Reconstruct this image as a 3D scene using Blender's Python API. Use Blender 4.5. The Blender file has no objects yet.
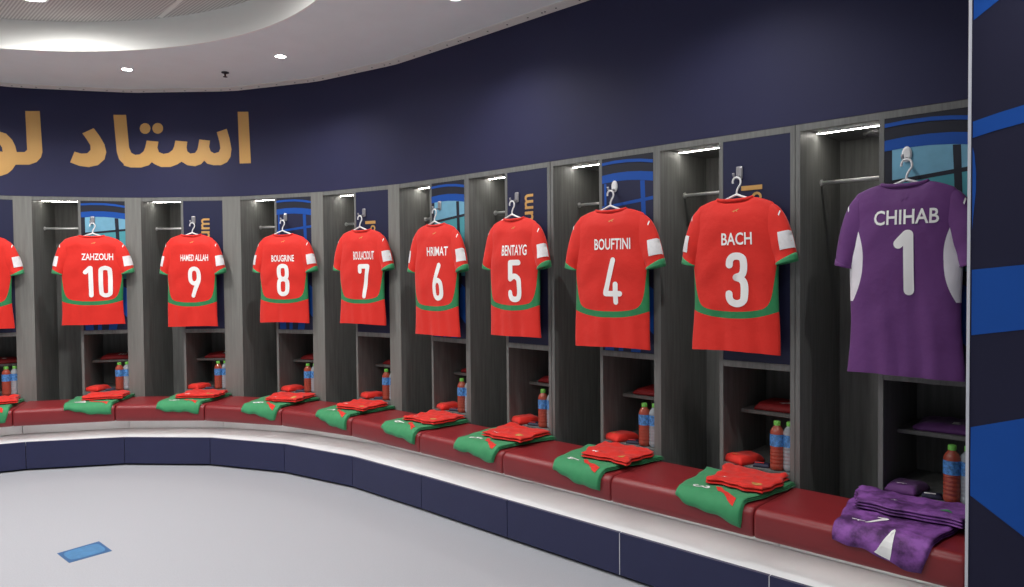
import bpy, bmesh, math, random
from mathutils import Vector, Matrix, noise
from mathutils.geometry import tessellate_polygon

scene = bpy.context.scene
COL = scene.collection
rnd = random.Random(7)

# ------------------------------------------------------------------ camera
CAM_Z = 1.4347
F_PX = 725.0
PITCH, ROLL = 0.026148, 0.009335
cam_d = bpy.data.cameras.new('camera')
cam_d.sensor_fit = 'HORIZONTAL'
cam_d.sensor_width = 36.0
cam_d.lens = F_PX * 36.0 / 1024.0
cam_d.clip_start = 0.05
cam = bpy.data.objects.new('camera', cam_d)
COL.objects.link(cam)
fwd = Vector((0, math.cos(PITCH), -math.sin(PITCH)))
up0 = Vector((0, math.sin(PITCH), math.cos(PITCH)))
rt0 = Vector((1, 0, 0))
rt = math.cos(ROLL) * rt0 - math.sin(ROLL) * up0
up = math.sin(ROLL) * rt0 + math.cos(ROLL) * up0
cam.matrix_world = Matrix(((rt.x, up.x, -fwd.x, 0), (rt.y, up.y, -fwd.y, 0), (rt.z, up.z, -fwd.z, CAM_Z), (0, 0, 0, 1)))
scene.camera = cam

# ------------------------------------------------------------------ light and exposure
world = bpy.data.worlds.new('world')
scene.world = world
world.use_nodes = True
world.node_tree.nodes['Background'].inputs[0].default_value = (0.97, 0.985, 1.0, 1)
world.node_tree.nodes['Background'].inputs[1].default_value = 0.19
scene.view_settings.view_transform = 'Standard'
scene.view_settings.look = 'None'
scene.view_settings.exposure = 0.14
scene.view_settings.gamma = 1.0
scene.view_settings.use_curve_mapping = False
DOWNLIGHT_W = 40.0
RECESS_W = 90.0
STRIP_E = 42.0

# ------------------------------------------------------------------ plan (metres)
ZB = 0.450                 # top of the bench
HL = 1.65                  # locker height above the bench
BAY, DIV, PAN, SIDE = 0.3326, 0.0205, 0.331, 0.022
PIT = BAY + DIV + PAN
UNITS = [10, 9, 8, 7, 6, 5, 4, 3, 1]
ORG = {10: (-3.8611, 5.8574), 9: (-3.0719, 6.0327), 8: (-2.2325, 5.9962), 7: (-1.4805, 5.7234), 6: (-0.812, 5.2927),
       5: (-0.2794, 4.7986), 4: (0.2495, 4.2924), 3: (0.7781, 3.7939), 1: (1.3084, 3.2914)}
ANG = {10: -0.2354, 9: 0.0229, 8: 0.3361, 7: 0.5663, 6: 0.7473, 5: 0.7635, 4: 0.7552, 3: 0.7569, 1: 0.7665}
A_R = Vector((-3.9816, 5.8107))
ANG[11] = -0.49
tt = Vector((math.cos(ANG[11]), -math.sin(ANG[11])))
ORG[11] = tuple(A_R - tt * PIT)
ALL = [11] + UNITS

def tan_n(u):
    a = ANG[u]
    return Vector((math.cos(a), -math.sin(a))), Vector((-math.sin(a), -math.cos(a)))

def P(u, s, o=0.0):
    t, n = tan_n(u)
    return Vector(ORG[u]) + t * s + n * o

# joint centres between units and the mitre direction there
JOINT = {}
for i, u in enumerate(ALL):
    if i == 0:
        t, n = tan_n(u)
        JOINT[u] = (P(u, -0.07), (n + Vector((0.2, 0)) * 0).normalized())
    else:
        v = ALL[i - 1]
        m = (P(v, PIT) + P(u, 0)) / 2
        d = (tan_n(v)[1] + tan_n(u)[1])
        JOINT[u] = (m, d / d.length / math.cos((ANG[u] - ANG[v]) / 2))
JOINT['end'] = (P(1, 0.752), tan_n(1)[1])
NEXT = {u: (ALL[i + 1] if i + 1 < len(ALL) else 'end') for i, u in enumerate(ALL)}

# ------------------------------------------------------------------ materials
def lin(c):
    return tuple(((x / 255) / 12.92 if x / 255 <= 0.04045 else ((x / 255 + 0.055) / 1.055) ** 2.4) for x in c) + (1,)

MATS = {}
def mat(name, rgb, rough=0.5, metal=0.0, spec=0.5, emit=0.0, tight=0.25, noise_scale=None, noise_amt=0.0, bump=0.0, bump_scale=200, stretch=(1, 1, 1), trans=0.0, coat=0.0, alpha=1.0, sheen=0.0):
    if name in MATS:
        return MATS[name]
    m = bpy.data.materials.new(name)
    m.use_nodes = True
    nt = m.node_tree
    b = nt.nodes['Principled BSDF']
    col = lin(rgb)
    b.inputs['Base Color'].default_value = col
    b.inputs['Roughness'].default_value = rough
    b.inputs['Metallic'].default_value = metal
    b.inputs['Specular IOR Level'].default_value = spec
    b.inputs['Transmission Weight'].default_value = trans
    b.inputs['Coat Weight'].default_value = coat
    b.inputs['Sheen Weight'].default_value = sheen
    if emit:
        b.inputs['Emission Color'].default_value = col
        b.inputs['Emission Strength'].default_value = emit
    if noise_scale or bump:
        tc = nt.nodes.new('ShaderNodeTexCoord')
        mp = nt.nodes.new('ShaderNodeMapping')
        mp.inputs['Scale'].default_value = stretch
        nt.links.new(tc.outputs['Object'], mp.inputs['Vector'])
    if noise_scale:
        n = nt.nodes.new('ShaderNodeTexNoise')
        n.inputs['Scale'].default_value = noise_scale
        n.inputs['Detail'].default_value = 5
        n.inputs['Roughness'].default_value = 0.6
        nt.links.new(mp.outputs[0], n.inputs['Vector'])
        r = nt.nodes.new('ShaderNodeMapRange')
        r.inputs['From Min'].default_value = 0.5 - tight
        r.inputs['From Max'].default_value = 0.5 + tight
        r.inputs['To Min'].default_value = 1 - noise_amt
        r.inputs['To Max'].default_value = 1 + noise_amt
        nt.links.new(n.outputs['Fac'], r.inputs['Value'])
        mx = nt.nodes.new('ShaderNodeMix')
        mx.data_type = 'RGBA'
        mx.blend_type = 'MULTIPLY'
        mx.inputs['Factor'].default_value = 1
        mx.inputs['A'].default_value = col
        nt.links.new(r.outputs[0], mx.inputs['B'])
        nt.links.new(mx.outputs['Result'], b.inputs['Base Color'])
    if bump:
        n2 = nt.nodes.new('ShaderNodeTexNoise')
        n2.inputs['Scale'].default_value = bump_scale
        n2.inputs['Detail'].default_value = 3
        nt.links.new(mp.outputs[0], n2.inputs['Vector'])
        bp = nt.nodes.new('ShaderNodeBump')
        bp.inputs['Strength'].default_value = bump
        bp.inputs['Distance'].default_value = 0.01
        nt.links.new(n2.outputs['Fac'], bp.inputs['Height'])
        nt.links.new(bp.outputs[0], b.inputs['Normal'])
    MATS[name] = m
    return m

M_WOOD = mat('charcoal_oak_laminate', (113, 114, 112), 0.5, spec=0.35, noise_scale=9, noise_amt=0.28, stretch=(6, 6, 0.35))
M_EDGE = mat('laminate_edge', (124, 124, 120), 0.5, spec=0.35, noise_scale=9, noise_amt=0.15, stretch=(6, 6, 0.35))
M_NAVY = mat('navy_wall_vinyl', (41, 42, 74), 0.62, spec=0.3, noise_scale=3, noise_amt=0.05)
M_NAVYP = mat('navy_panel_print', (36, 39, 68), 0.5, spec=0.3)
M_RISER = mat('navy_riser_board', (42, 45, 80), 0.42, spec=0.4, noise_scale=6, noise_amt=0.06)
M_BLUE = mat('bright_blue_print', (20, 78, 165), 0.5, spec=0.3)
M_TEAL = mat('teal_print', (118, 174, 200), 0.5, spec=0.3, noise_scale=4, noise_amt=0.25)
M_DARKP = mat('dark_print', (38, 40, 52), 0.5, spec=0.3)
M_GOLD = mat('gold_print', (206, 160, 94), 0.45, spec=0.4, noise_scale=2.2, noise_amt=0.06)
M_CEIL = mat('ceiling_paint', (236, 243, 243), 0.9, spec=0.1, noise_scale=5, noise_amt=0.02)
M_FASCIA = mat('white_fascia_paint', (246, 246, 242), 0.85, spec=0.1)
M_CORN = mat('pale_cornice', (226, 224, 218), 0.7, spec=0.2)
M_WHITE = mat('white_plastic', (240, 240, 240), 0.4)
M_LEATHER = mat('maroon_leather', (134, 40, 44), 0.36, spec=0.5, noise_scale=7, noise_amt=0.08, bump=0.06, bump_scale=260)
M_PLATF = mat('white_platform_laminate', (222, 225, 227), 0.38, spec=0.4, noise_scale=4, noise_amt=0.07, stretch=(1, 1, 1))
M_FLOOR = mat('speckled_grey_floor', (168, 170, 176), 0.5, spec=0.35, noise_scale=160, noise_amt=0.10)
M_METAL = mat('brushed_steel', (225, 225, 225), 0.32, metal=0.35)
M_GREYM = mat('grey_metal_hook', (170, 168, 172), 0.35, metal=0.7)
M_LED = mat('light_strip_diffuser', (255, 250, 240), 0.5, emit=STRIP_E)
M_SEAT = mat('added_seat_diffuser', (252, 252, 246), 0.5, emit=5.0)  # glow of an unseen strip, guessed from the bright step and added to light it
M_LAMP = mat('downlight_diffuser', (255, 252, 245), 0.5, emit=30.0)
M_BLACK = mat('black_plastic', (20, 20, 22), 0.5)
M_TAPE = mat('blue_floor_tape', (70, 124, 168), 0.45, spec=0.4, noise_scale=30, noise_amt=0.18)
M_TAPED = mat('dark_blue_tape_edge', (46, 92, 138), 0.5)
M_PRINT = mat('white_heat_print', (250, 249, 247), 0.55, spec=0.3)
M_PATCH = mat('pale_sleeve_patch', (232, 230, 232), 0.5, noise_scale=60, noise_amt=0.08)
M_LOGO = mat('gold_thread_logo', (206, 150, 84), 0.6)
M_RED = mat('red_polyester', (222, 44, 34), 0.62, spec=0.25, noise_scale=40, noise_amt=0.05, sheen=0.15)
M_GREEN = mat('green_polyester', (60, 146, 96), 0.62, spec=0.25, noise_scale=30, noise_amt=0.06, sheen=0.15)
M_PURP = mat('purple_polyester', (104, 58, 120), 0.62, spec=0.25, noise_scale=40, noise_amt=0.06, sheen=0.15)
M_CAMO = mat('mottled_purple_polyester', (118, 70, 138), 0.62, spec=0.25, noise_scale=15, noise_amt=0.6, tight=0.13)
M_CAP = mat('green_bottle_cap', (116, 196, 84), 0.4)
M_LABEL = mat('blue_bottle_label', (74, 134, 196), 0.35, noise_scale=75, noise_amt=0.5, tight=0.14)
M_DRINK = mat('red_drink', (150, 52, 34), 0.15, spec=0.6, trans=0.25)
M_PET = mat('clear_bottle_plastic', (226, 236, 244), 0.06, spec=0.6, trans=0.6)
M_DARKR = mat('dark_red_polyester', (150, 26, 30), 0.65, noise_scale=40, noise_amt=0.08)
M_DARKV = mat('navy_fabric_packet', (34, 34, 60), 0.6)
M_GAP = mat('painted_gap_shade', (16, 16, 18), 0.8)  # near-black colour stands in for the shade below the riser boards
M_ALU = mat('white_aluminium_trim', (214, 216, 224), 0.4)
M_BOARDN = mat('navy_board_print', (33, 33, 58), 0.6, spec=0.25, noise_scale=4, noise_amt=0.04)
M_BOARDB = mat('blue_board_print', (20, 80, 168), 0.55, spec=0.25, noise_scale=4, noise_amt=0.04)

def ridged_ceiling():
    m = bpy.data.materials.new('ridged_ceiling_panel')
    m.use_nodes = True
    nt = m.node_tree
    b = nt.nodes['Principled BSDF']
    b.inputs['Roughness'].default_value = 0.8
    tc = nt.nodes.new('ShaderNodeTexCoord')
    mp = nt.nodes.new('ShaderNodeMapping')
    mp.inputs['Rotation'].default_value = (0, 0, math.radians(-45))
    w = nt.nodes.new('ShaderNodeTexWave')
    w.inputs['Scale'].default_value = 17.0
    w.inputs['Distortion'].default_value = 0
    cr = nt.nodes.new('ShaderNodeValToRGB')
    cr.color_ramp.elements[0].color = lin((168, 164, 160))
    cr.color_ramp.elements[0].position = 0.25
    cr.color_ramp.elements[1].color = lin((206, 203, 198))
    cr.color_ramp.elements[1].position = 0.75
    nt.links.new(tc.outputs['Object'], mp.inputs[0])
    nt.links.new(mp.outputs[0], w.inputs[0])
    nt.links.new(w.outputs['Fac'], cr.inputs[0])
    nt.links.new(cr.outputs[0], b.inputs['Base Color'])
    return m
M_RIDGE = ridged_ceiling()

def kit_mat(name, base, zone, kind):
    """jersey cloth: the second colour sits in the knit pattern (uv.x = across -1..1, uv.y = height in metres)"""
    m = bpy.data.materials.new(name)
    m.use_nodes = True
    nt = m.node_tree
    b = nt.nodes['Principled BSDF']
    b.inputs['Roughness'].default_value = 0.62
    b.inputs['Specular IOR Level'].default_value = 0.25
    b.inputs['Sheen Weight'].default_value = 0.15
    uv = nt.nodes.new('ShaderNodeUVMap')
    sp = nt.nodes.new('ShaderNodeSeparateXYZ')
    nt.links.new(uv.outputs[0], sp.inputs[0])
    def mth(op, a, bb=None, clamp=False):
        n = nt.nodes.new('ShaderNodeMath')
        n.operation = op
        n.use_clamp = clamp
        for i, v in enumerate((a, bb)):
            if v is None:
                continue
            if isinstance(v, (int, float)):
                n.inputs[i].default_value = v
            else:
                nt.links.new(v, n.inputs[i])
        return n.outputs[0]
    ax = mth('ABSOLUTE', sp.outputs[0])
    z = sp.outputs[1]
    if kind == 'band':
        lo = mth('ADD', mth('MULTIPLY', mth('POWER', ax, 2.4), 0.036), 0.155)
        hi = mth('ADD', mth('MULTIPLY', mth('POWER', ax, 13.0), 0.25), mth('ADD', mth('MULTIPLY', mth('POWER', ax, 2.4), 0.034), 0.187))
        f = mth('MULTIPLY', mth('MULTIPLY', mth('GREATER_THAN', z, lo), mth('LESS_THAN', z, hi)), mth('LESS_THAN', z, 0.44))
    else:
        # pale crescents under the arms
        k = mth('DIVIDE', mth('SUBTRACT', z, 0.425), 0.150)
        lim = mth('ADD', 0.71, mth('MULTIPLY', mth('MULTIPLY', k, k), 0.22))
        f = mth('MULTIPLY', mth('GREATER_THAN', ax, lim), mth('LESS_THAN', mth('ABSOLUTE', k), 1.0))
    mx = nt.nodes.new('ShaderNodeMix')
    mx.data_type = 'RGBA'
    mx.inputs['A'].default_value = lin(base)
    mx.inputs['B'].default_value = lin(zone)
    nt.links.new(f, mx.inputs['Factor'])
    nt.links.new(mx.outputs['Result'], b.inputs['Base Color'])
    tc = nt.nodes.new('ShaderNodeTexCoord')
    n2 = nt.nodes.new('ShaderNodeTexNoise')
    n2.inputs['Scale'].default_value = 14
    n2.inputs['Detail'].default_value = 3
    nt.links.new(tc.outputs['Object'], n2.inputs['Vector'])
    bp = nt.nodes.new('ShaderNodeBump')
    bp.inputs['Strength'].default_value = 0.25
    bp.inputs['Distance'].default_value = 0.02
    nt.links.new(n2.outputs['Fac'], bp.inputs['Height'])
    nt.links.new(bp.outputs[0], b.inputs['Normal'])
    return m
M_KITRED = kit_mat('red_kit_cloth', (222, 44, 34), (44, 130, 80), 'band')
M_KITPUR = kit_mat('purple_kit_cloth', (104, 58, 120), (236, 232, 238), 'crescent')

# ------------------------------------------------------------------ builders
def obj(name, bm_or_me, material, parent=None, smooth=False):
    if isinstance(bm_or_me, bmesh.types.BMesh):
        me = bpy.data.meshes.new(name)
        bm_or_me.to_mesh(me)
        bm_or_me.free()
    else:
        me = bm_or_me
        me.name = name
    if material and not me.materials:
        me.materials.append(material)
    if smooth:
        for p in me.polygons:
            p.use_smooth = True
    o = bpy.data.objects.new(name, me)
    COL.objects.link(o)
    if parent:
        o.parent = parent
    return o

def tag(o, label=None, cat=None, group=None, kind=None):
    if label: o['label'] = label
    if cat: o['category'] = cat
    if group: o['group'] = group
    if kind: o['kind'] = kind
    return o

def empty(name, loc, rz=0.0, parent=None):
    o = bpy.data.objects.new(name, None)
    o.empty_display_size = 0.05
    COL.objects.link(o)
    o.location = loc
    o.rotation_euler = (0, 0, rz)
    if parent: o.parent = parent
    return o

def copy_tree(o, parent=None):
    c = o.copy()
    COL.objects.link(c)
    if parent: c.parent = parent
    for ch in list(o.children):
        copy_tree(ch, c)
    return c

def box(bm, x0, x1, y0, y1, z0, z1, bev=0.0):
    vs = [bm.verts.new((x, y, z)) for x in (x0, x1) for y in (y0, y1) for z in (z0, z1)]
    fs = []
    for f in ((0, 1, 3, 2), (4, 6, 7, 5), (0, 4, 5, 1), (2, 3, 7, 6), (0, 2, 6, 4), (1, 5, 7, 3)):
        fs.append(bm.faces.new([vs[i] for i in f]))
    bmesh.ops.recalc_face_normals(bm, faces=fs)
    if bev:
        es = list({e for f in fs for e in f.edges})
        bmesh.ops.bevel(bm, geom=es, offset=bev, segments=2, affect='EDGES', profile=0.5)

def bx(name, m, parent, *a, bev=0.0):
    bm = bmesh.new()
    box(bm, *a, bev=bev)
    return obj(name, bm, m, parent)

def prism(bm, pts, z0, z1):
    """pts: plan outline, any order"""
    lo = [bm.verts.new((p[0], p[1], z0)) for p in pts]
    hi = [bm.verts.new((p[0], p[1], z1)) for p in pts]
    n = len(pts)
    fs = [bm.faces.new(lo), bm.faces.new(hi)]
    for i in range(n):
        fs.append(bm.faces.new((lo[i], lo[(i + 1) % n], hi[(i + 1) % n], hi[i])))
    bmesh.ops.recalc_face_normals(bm, faces=fs)

def lathe(bm, prof, seg=20, c=(0, 0, 0), cap=True):
    rings = []
    for r, z in prof:
        rings.append([bm.verts.new((c[0] + r * math.cos(2 * math.pi * k / seg), c[1] + r * math.sin(2 * math.pi * k / seg), c[2] + z)) for k in range(seg)])
    for a, b in zip(rings, rings[1:]):
        for k in range(seg):
            bm.faces.new((a[k], a[(k + 1) % seg], b[(k + 1) % seg], b[k]))
    if cap:
        bm.faces.new(rings[0][::-1])
        bm.faces.new(rings[-1])

def tube(bm, pts, r, seg=8):
    pts = [Vector(p) for p in pts]
    rings = []
    nrm = None
    for i, p in enumerate(pts):
        d = (pts[min(i + 1, len(pts) - 1)] - pts[max(i - 1, 0)]).normalized()
        if nrm is None:
            nrm = d.orthogonal().normalized()
        nrm = (nrm - d * nrm.dot(d)).normalized()
        b = d.cross(nrm)
        rr = r[i] if isinstance(r, (list, tuple)) else r
        rings.append([bm.verts.new(p + (nrm * math.cos(2 * math.pi * k / seg) + b * math.sin(2 * math.pi * k / seg)) * rr) for k in range(seg)])
    for a, b in zip(rings, rings[1:]):
        for k in range(seg):
            bm.faces.new((a[k], a[(k + 1) % seg], b[(k + 1) % seg], b[k]))
    bm.faces.new(rings[0][::-1])
    bm.faces.new(rings[-1])

def smooth_path(pts, n=5):
    out = []
    m = len(pts)
    for i in range(m - 1):
        p0, p1, p2, p3 = pts[max(i - 1, 0)], pts[i], pts[i + 1], pts[min(i + 2, m - 1)]
        for k in range(n):
            t = k / n
            out.append(tuple(0.5 * ((2 * p1[j]) + (-p0[j] + p2[j]) * t + (2 * p0[j] - 5 * p1[j] + 4 * p2[j] - p3[j]) * t * t + (-p0[j] + 3 * p1[j] - 3 * p2[j] + p3[j]) * t ** 3) for j in range(len(p1))))
    out.append(tuple(pts[-1]))
    return out

def flat_poly(loops):
    """2-D outline (first loop) with holes -> (verts, tris)"""
    tris = tessellate_polygon([[Vector((p[0], p[1], 0)) for p in l] for l in loops])
    vs = [p for l in loops for p in l]
    return vs, tris

# ------------------------------------------------------------------ the room shell
CC = Vector((-2.8, 2.76))       # centre of the round ceiling recess
CR = 2.16
ZC = 2.975
wall_nodes = [P(11, -2.4), P(11, 0)]
for u in ALL:
    for q in ([P(u, 0), P(u, PIT / 2), P(u, PIT)] if u != 11 else [P(u, PIT / 2), P(u, PIT)]):
        wall_nodes.append(q)
wall_nodes.append(P(1, 0.80))

# the navy upper wall follows the front of the lockers
def wall_strip(nodes, z0, z1, back=0.12):
    bm = bmesh.new()
    n = len(nodes)
    nr = []
    for i in range(n):
        d = (nodes[min(i + 1, n - 1)] - nodes[max(i - 1, 0)]).normalized()
        nr.append(Vector((-d.y, d.x)))
    fr = [(bm.verts.new((p.x, p.y, z0)), bm.verts.new((p.x, p.y, z1))) for p in nodes]
    for a, b in zip(fr, fr[1:]):
        bm.faces.new((a[0], b[0], b[1], a[1])).smooth = True
    cols = []
    for p, q in zip(nodes, nr):
        pb = p + q * back
        cols.append([bm.verts.new((p.x, p.y, z0)), bm.verts.new((p.x, p.y, z1)), bm.verts.new((pb.x, pb.y, z1)), bm.verts.new((pb.x, pb.y, z0))])
    for a, b in zip(cols, cols[1:]):
        for k in range(1, 4):
            bm.faces.new((a[k], a[(k + 1) % 4], b[(k + 1) % 4], b[k]))
    bm.faces.new(cols[0])
    bm.faces.new(cols[-1][::-1])
    bmesh.ops.recalc_face_normals(bm, faces=bm.faces[:])
    return bm
w = obj('wall_back', wall_strip(wall_nodes, ZB + HL + 0.002, ZC + 0.02), M_NAVY)
tag(w, kind='structure', label='navy wall curving above the row of lockers')

# floor
bm = bmesh.new()
vs = [bm.verts.new(p) for p in ((-9, -4, 0), (6, -4, 0), (6, 9, 0), (-9, 9, 0))]
bm.faces.new(vs)
tag(obj('floor', bm, M_FLOOR), kind='structure', label='pale grey speckled floor')

# ceiling: ring between the recess and an outline that follows the wall
outline = [n_ for n_ in wall_nodes] + [P(1, 0.80, 0.4), P(1, 4.2, 0.4), Vector((2.5, -3.5)), Vector((-8.5, -3.5)), wall_nodes[0] + Vector((-0.5, -3.0))]
def ray_outline(ang):
    d = Vector((math.cos(ang), math.sin(ang)))
    best = None
    for a, b in zip(outline, outline[1:] + outline[:1]):
        e = b - a
        den = d.x * e.y - d.y * e.x
        if abs(den) < 1e-9: continue
        w_ = a - CC
        t = (w_.x * e.y - w_.y * e.x) / den
        s = (w_.x * d.y - w_.y * d.x) / den
        if t > 0 and -1e-6 <= s <= 1 + 1e-6 and (best is None or t < best):
            best = t
    return CC + d * best
NA = 180
angs = [2 * math.pi * k / NA for k in range(NA)] + [math.atan2((q - CC).y, (q - CC).x) % (2 * math.pi) for q in outline]
angs = sorted(set(round(a, 5) for a in angs))
bm = bmesh.new()
inn = [bm.verts.new((CC.x + CR * math.cos(a), CC.y + CR * math.sin(a), ZC)) for a in angs]
mid = [bm.verts.new((CC.x + (CR + 0.02) * math.cos(a), CC.y + (CR + 0.02) * math.sin(a), ZC)) for a in angs]
out = []
for a in angs:
    q = ray_outline(a)
    out.append(bm.verts.new((q.x, q.y, ZC)))
for A_, B_ in ((inn, mid), (mid, out)):
    for k in range(len(angs)):
        j = (k + 1) % len(angs)
        bm.faces.new((A_[k], A_[j], B_[j], B_[k]))
bmesh.ops.recalc_face_normals(bm, faces=bm.faces[:])
ceil = tag(obj('ceiling', bm, M_CEIL), kind='structure', label='flat grey ceiling around the round recess')
ZR = 3.16
bm = bmesh.new()
lo = [bm.verts.new((CC.x + CR * math.cos(a), CC.y + CR * math.sin(a), ZC - 0.012)) for a in angs]
hi = [bm.verts.new((CC.x + CR * math.cos(a), CC.y + CR * math.sin(a), ZR)) for a in angs]
lo2 = [bm.verts.new((CC.x + (CR + .012) * math.cos(a), CC.y + (CR + .012) * math.sin(a), ZC - 0.012)) for a in angs]
hi2 = [bm.verts.new((CC.x + (CR + .012) * math.cos(a), CC.y + (CR + .012) * math.sin(a), ZR)) for a in angs]
for A_, B_ in ((lo, hi), (hi2, lo2), (lo2, lo)):
    for k in range(len(angs)):
        j = (k + 1) % len(angs)
        bm.faces.new((A_[k], A_[j], B_[j], B_[k]))
tag(obj('trim_1', bm, M_FASCIA, smooth=False), kind='structure', label='white upright edge of the round ceiling recess')
bm = bmesh.new()
bm.faces.new([bm.verts.new((CC.x + (CR + .03) * math.cos(a), CC.y + (CR + .03) * math.sin(a), ZR)) for a in angs])
cu = tag(obj('ceiling_recess', bm, M_RIDGE), kind='structure', label='ridged ceiling panel inside the recess')
bm = bmesh.new()
a1, a2 = Vector((-2.62, 4.9)), Vector((-1.2, 4.05))
j1, j2 = Vector((-2.312, 4.844)), Vector((-1.3, 3.737))
dd = (j2 - j1).normalized() * 1.0
nn = Vector((-dd.y, dd.x)) * 0.014
prism(bm, [j1 - nn, j2 - nn, j2 + nn, j1 + nn], ZR - 0.004, ZR)
obj('panel_joint', bm, M_CORN, cu)

# cornice strip with its screw holes
cn = [P(11, -2.4)] + [q for q in wall_nodes[1:]]
bm = bmesh.new()
prev = None
n = len(cn)
holes = bmesh.new()
for i in range(n):
    d = (cn[min(i + 1, n - 1)] - cn[max(i - 1, 0)]).normalized()
    q = Vector((d.y, -d.x))
    p = cn[i]
    sec = [(0.004, ZC + 0.01), (0.004, ZC - 0.010), (0.014, ZC - 0.014), (0.085, ZC - 0.006), (0.085, ZC + 0.01)]
    ring = [bm.verts.new((p.x + q.x * a, p.y + q.y * a, z)) for a, z in sec]
    if prev:
        for k in range(4):
            bm.faces.new((prev[k], prev[k + 1], ring[k + 1], ring[k]))
    prev = ring
    if i < n - 1 and i > 1:
        e = cn[i + 1] - cn[i]
        for f in (0.2, 0.7):
            c = cn[i] + e * f + Vector((e.y, -e.x)).normalized() * 0.045
            lathe(holes, [(0.006, -0.001), (0.006, 0.001)], 8, (c.x, c.y, ZC - 0.0108))
bmesh.ops.recalc_face_normals(bm, faces=bm.faces[:])
co = tag(obj('trim_2', bm, M_CORN), kind='structure', label='pale strip where ceiling meets the navy wall')
obj('screw_head', holes, M_BLACK, co)
co.children[0]['kind'] = 'stuff'

# platform the lockers stand on, the navy riser in front of it and the white plinth behind
RO, ZT, RW = 0.485, 0.215, 0.17
def mitre(u, o):
    m, d = JOINT[u]
    return m + d * o
def mitre_base(u, o):
    m, d = JOINT[u]
    return m + d * o + (tan_n(u)[0] * 0.10 if u != 'end' else Vector((0, 0)))
keys = ALL + ['end']
bm = bmesh.new()
for u in ALL:
    v = NEXT[u]
    prism(bm, [mitre_base(u, -0.5), mitre_base(u, RO), mitre_base(v, RO), mitre_base(v, -0.5)], ZT - 0.03, ZT)
for u in ALL:
    v = NEXT[u]
    prism(bm, [mitre_base(u, RO - 0.012), mitre_base(u, RO - 0.008), mitre_base(v, RO - 0.008), mitre_base(v, RO - 0.012)], 0.03, ZT - 0.03)
for u in (3, 1):
    q_, d_ = mitre_base(u, 0), JOINT[u][1]
    t_ = Vector((-d_.y, d_.x)).normalized() * 0.0015
    prism(bm, [q_ + d_ * (RO - .01) - t_, q_ + d_ * (RO + .0122) - t_, q_ + d_ * (RO + .0122) + t_, q_ + d_ * (RO - .01) + t_], 0.016, ZT - 0.001)
tag(obj('trim_3', bm, M_PLATF), kind='structure', label='white platform top under the bench')
for k, u in enumerate(ALL):
    v = NEXT[u]
    a, b = mitre_base(u, RO + 0.012), mitre_base(v, RO + 0.012)
    e = (b - a).normalized() * 0.0024
    a2, b2 = mitre_base(u, RO - 0.006), mitre_base(v, RO - 0.006)
    bm = bmesh.new()
    prism(bm, [a + e, b - e, b2 - e, a2 + e], 0.016, ZT + 0.001)
    tag(obj('trim_%d' % (10 + k), bm, M_RISER), kind='structure', label='navy riser board at the floor')
    bm = bmesh.new()
    prism(bm, [mitre_base(u, RO - 0.03), mitre_base(v, RO - 0.03), mitre_base(v, RO - 0.05), mitre_base(u, RO - 0.05)], 0.0, 0.02)
    tag(obj('painted_shade_strip_%d' % k, bm, M_GAP), kind='structure')  # dark strip paints the contact shade in the gap under the riser
    a, b = mitre(u, RW), mitre(v, RW)
    e = (b - a).normalized() * 0.0028
    bm = bmesh.new()
    prism(bm, [a + e, b - e, mitre(v, RW - 0.018) - e, mitre(u, RW - 0.018) + e], ZT + 0.004, ZB - 0.118)
    tag(obj('trim_%d' % (30 + k), bm, M_PLATF), kind='structure', label='white plinth board under the bench cushions')

# right-hand projecting wall with its blue print
OW = 0.5
SW = 0.7634
bm = bmesh.new()
wl = [P(1, SW, OW), P(1, 3.2, OW), P(1, 3.2, OW - 0.08), P(1, SW + 0.08, OW - 0.08), P(1, SW + 0.08, -0.6), P(1, SW, -0.6)]
prism(bm, wl, 0.0, ZC + 0.02)
wr = tag(obj('wall_right', bm, M_BOARDN), kind='structure', label='navy printed wall end with blue shapes')
bm = bmesh.new()
prism(bm, [P(1, SW - 0.003, OW + 0.004), P(1, SW + 0.006, OW + 0.004), P(1, SW + 0.006, OW), P(1, SW, OW), P(1, SW, OW - 0.02), P(1, SW - 0.003, OW - 0.02)], 0.0, ZC)
obj('edge_trim', bm, M_ALU, wr)
def wall_print(loop):
    vs, tris = flat_poly([loop])
    bm = bmesh.new()
    bv = []
    for s, z in vs:
        q = P(1, s, OW + 0.0015)
        bv.append(bm.verts.new((q.x, q.y, z - 0.045)))
    for t in tris:
        bm.faces.new([bv[i] for i in t])
    bmesh.ops.recalc_face_normals(bm, faces=bm.faces[:])
    return obj('blue_print', bm, M_BOARDB, wr)
S0 = SW + 0.0105
def arcband(pts_lo, pts_hi):
    return wall_print(pts_lo + pts_hi[::-1])
arcband([(S0, 1.914), (0.84, 1.930), (0.913, 1.943), (1.3, 1.99), (2.0, 2.01), (3.1, 1.98)], [(S0, 1.967), (0.84, 1.984), (0.913, 1.999), (1.3, 2.05), (2.0, 2.07), (3.1, 2.04)])
arcband([(S0, 1.265), (0.917, 1.290), (3.1, 1.70)], [(S0, 1.481), (0.917, 1.496), (3.1, 1.62)][:2] + [(3.1, 1.92)])
arcband([(S0, 0.731), (0.923, 0.628), (1.6, 0.2), (3.1, 0.1)], [(S0, 0.959), (0.92, 1.008), (1.6, 1.2), (3.1, 1.4)])
arcband([(S0, 2.297), (0.851, 2.349), (0.875, 2.349), (0.91, 2.325), (1.4, 2.1), (1.6, 2.1)], [(S0, 2.45), (0.86, 2.5), (0.88, 2.5), (0.93, 2.5), (1.45, 2.45), (1.6, 2.4)])
wall_print([(S0, 1.61), (0.777, 1.66), (0.784, 1.74), (0.784, 1.80), (0.779, 1.86), (S0, 1.885)])

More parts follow.
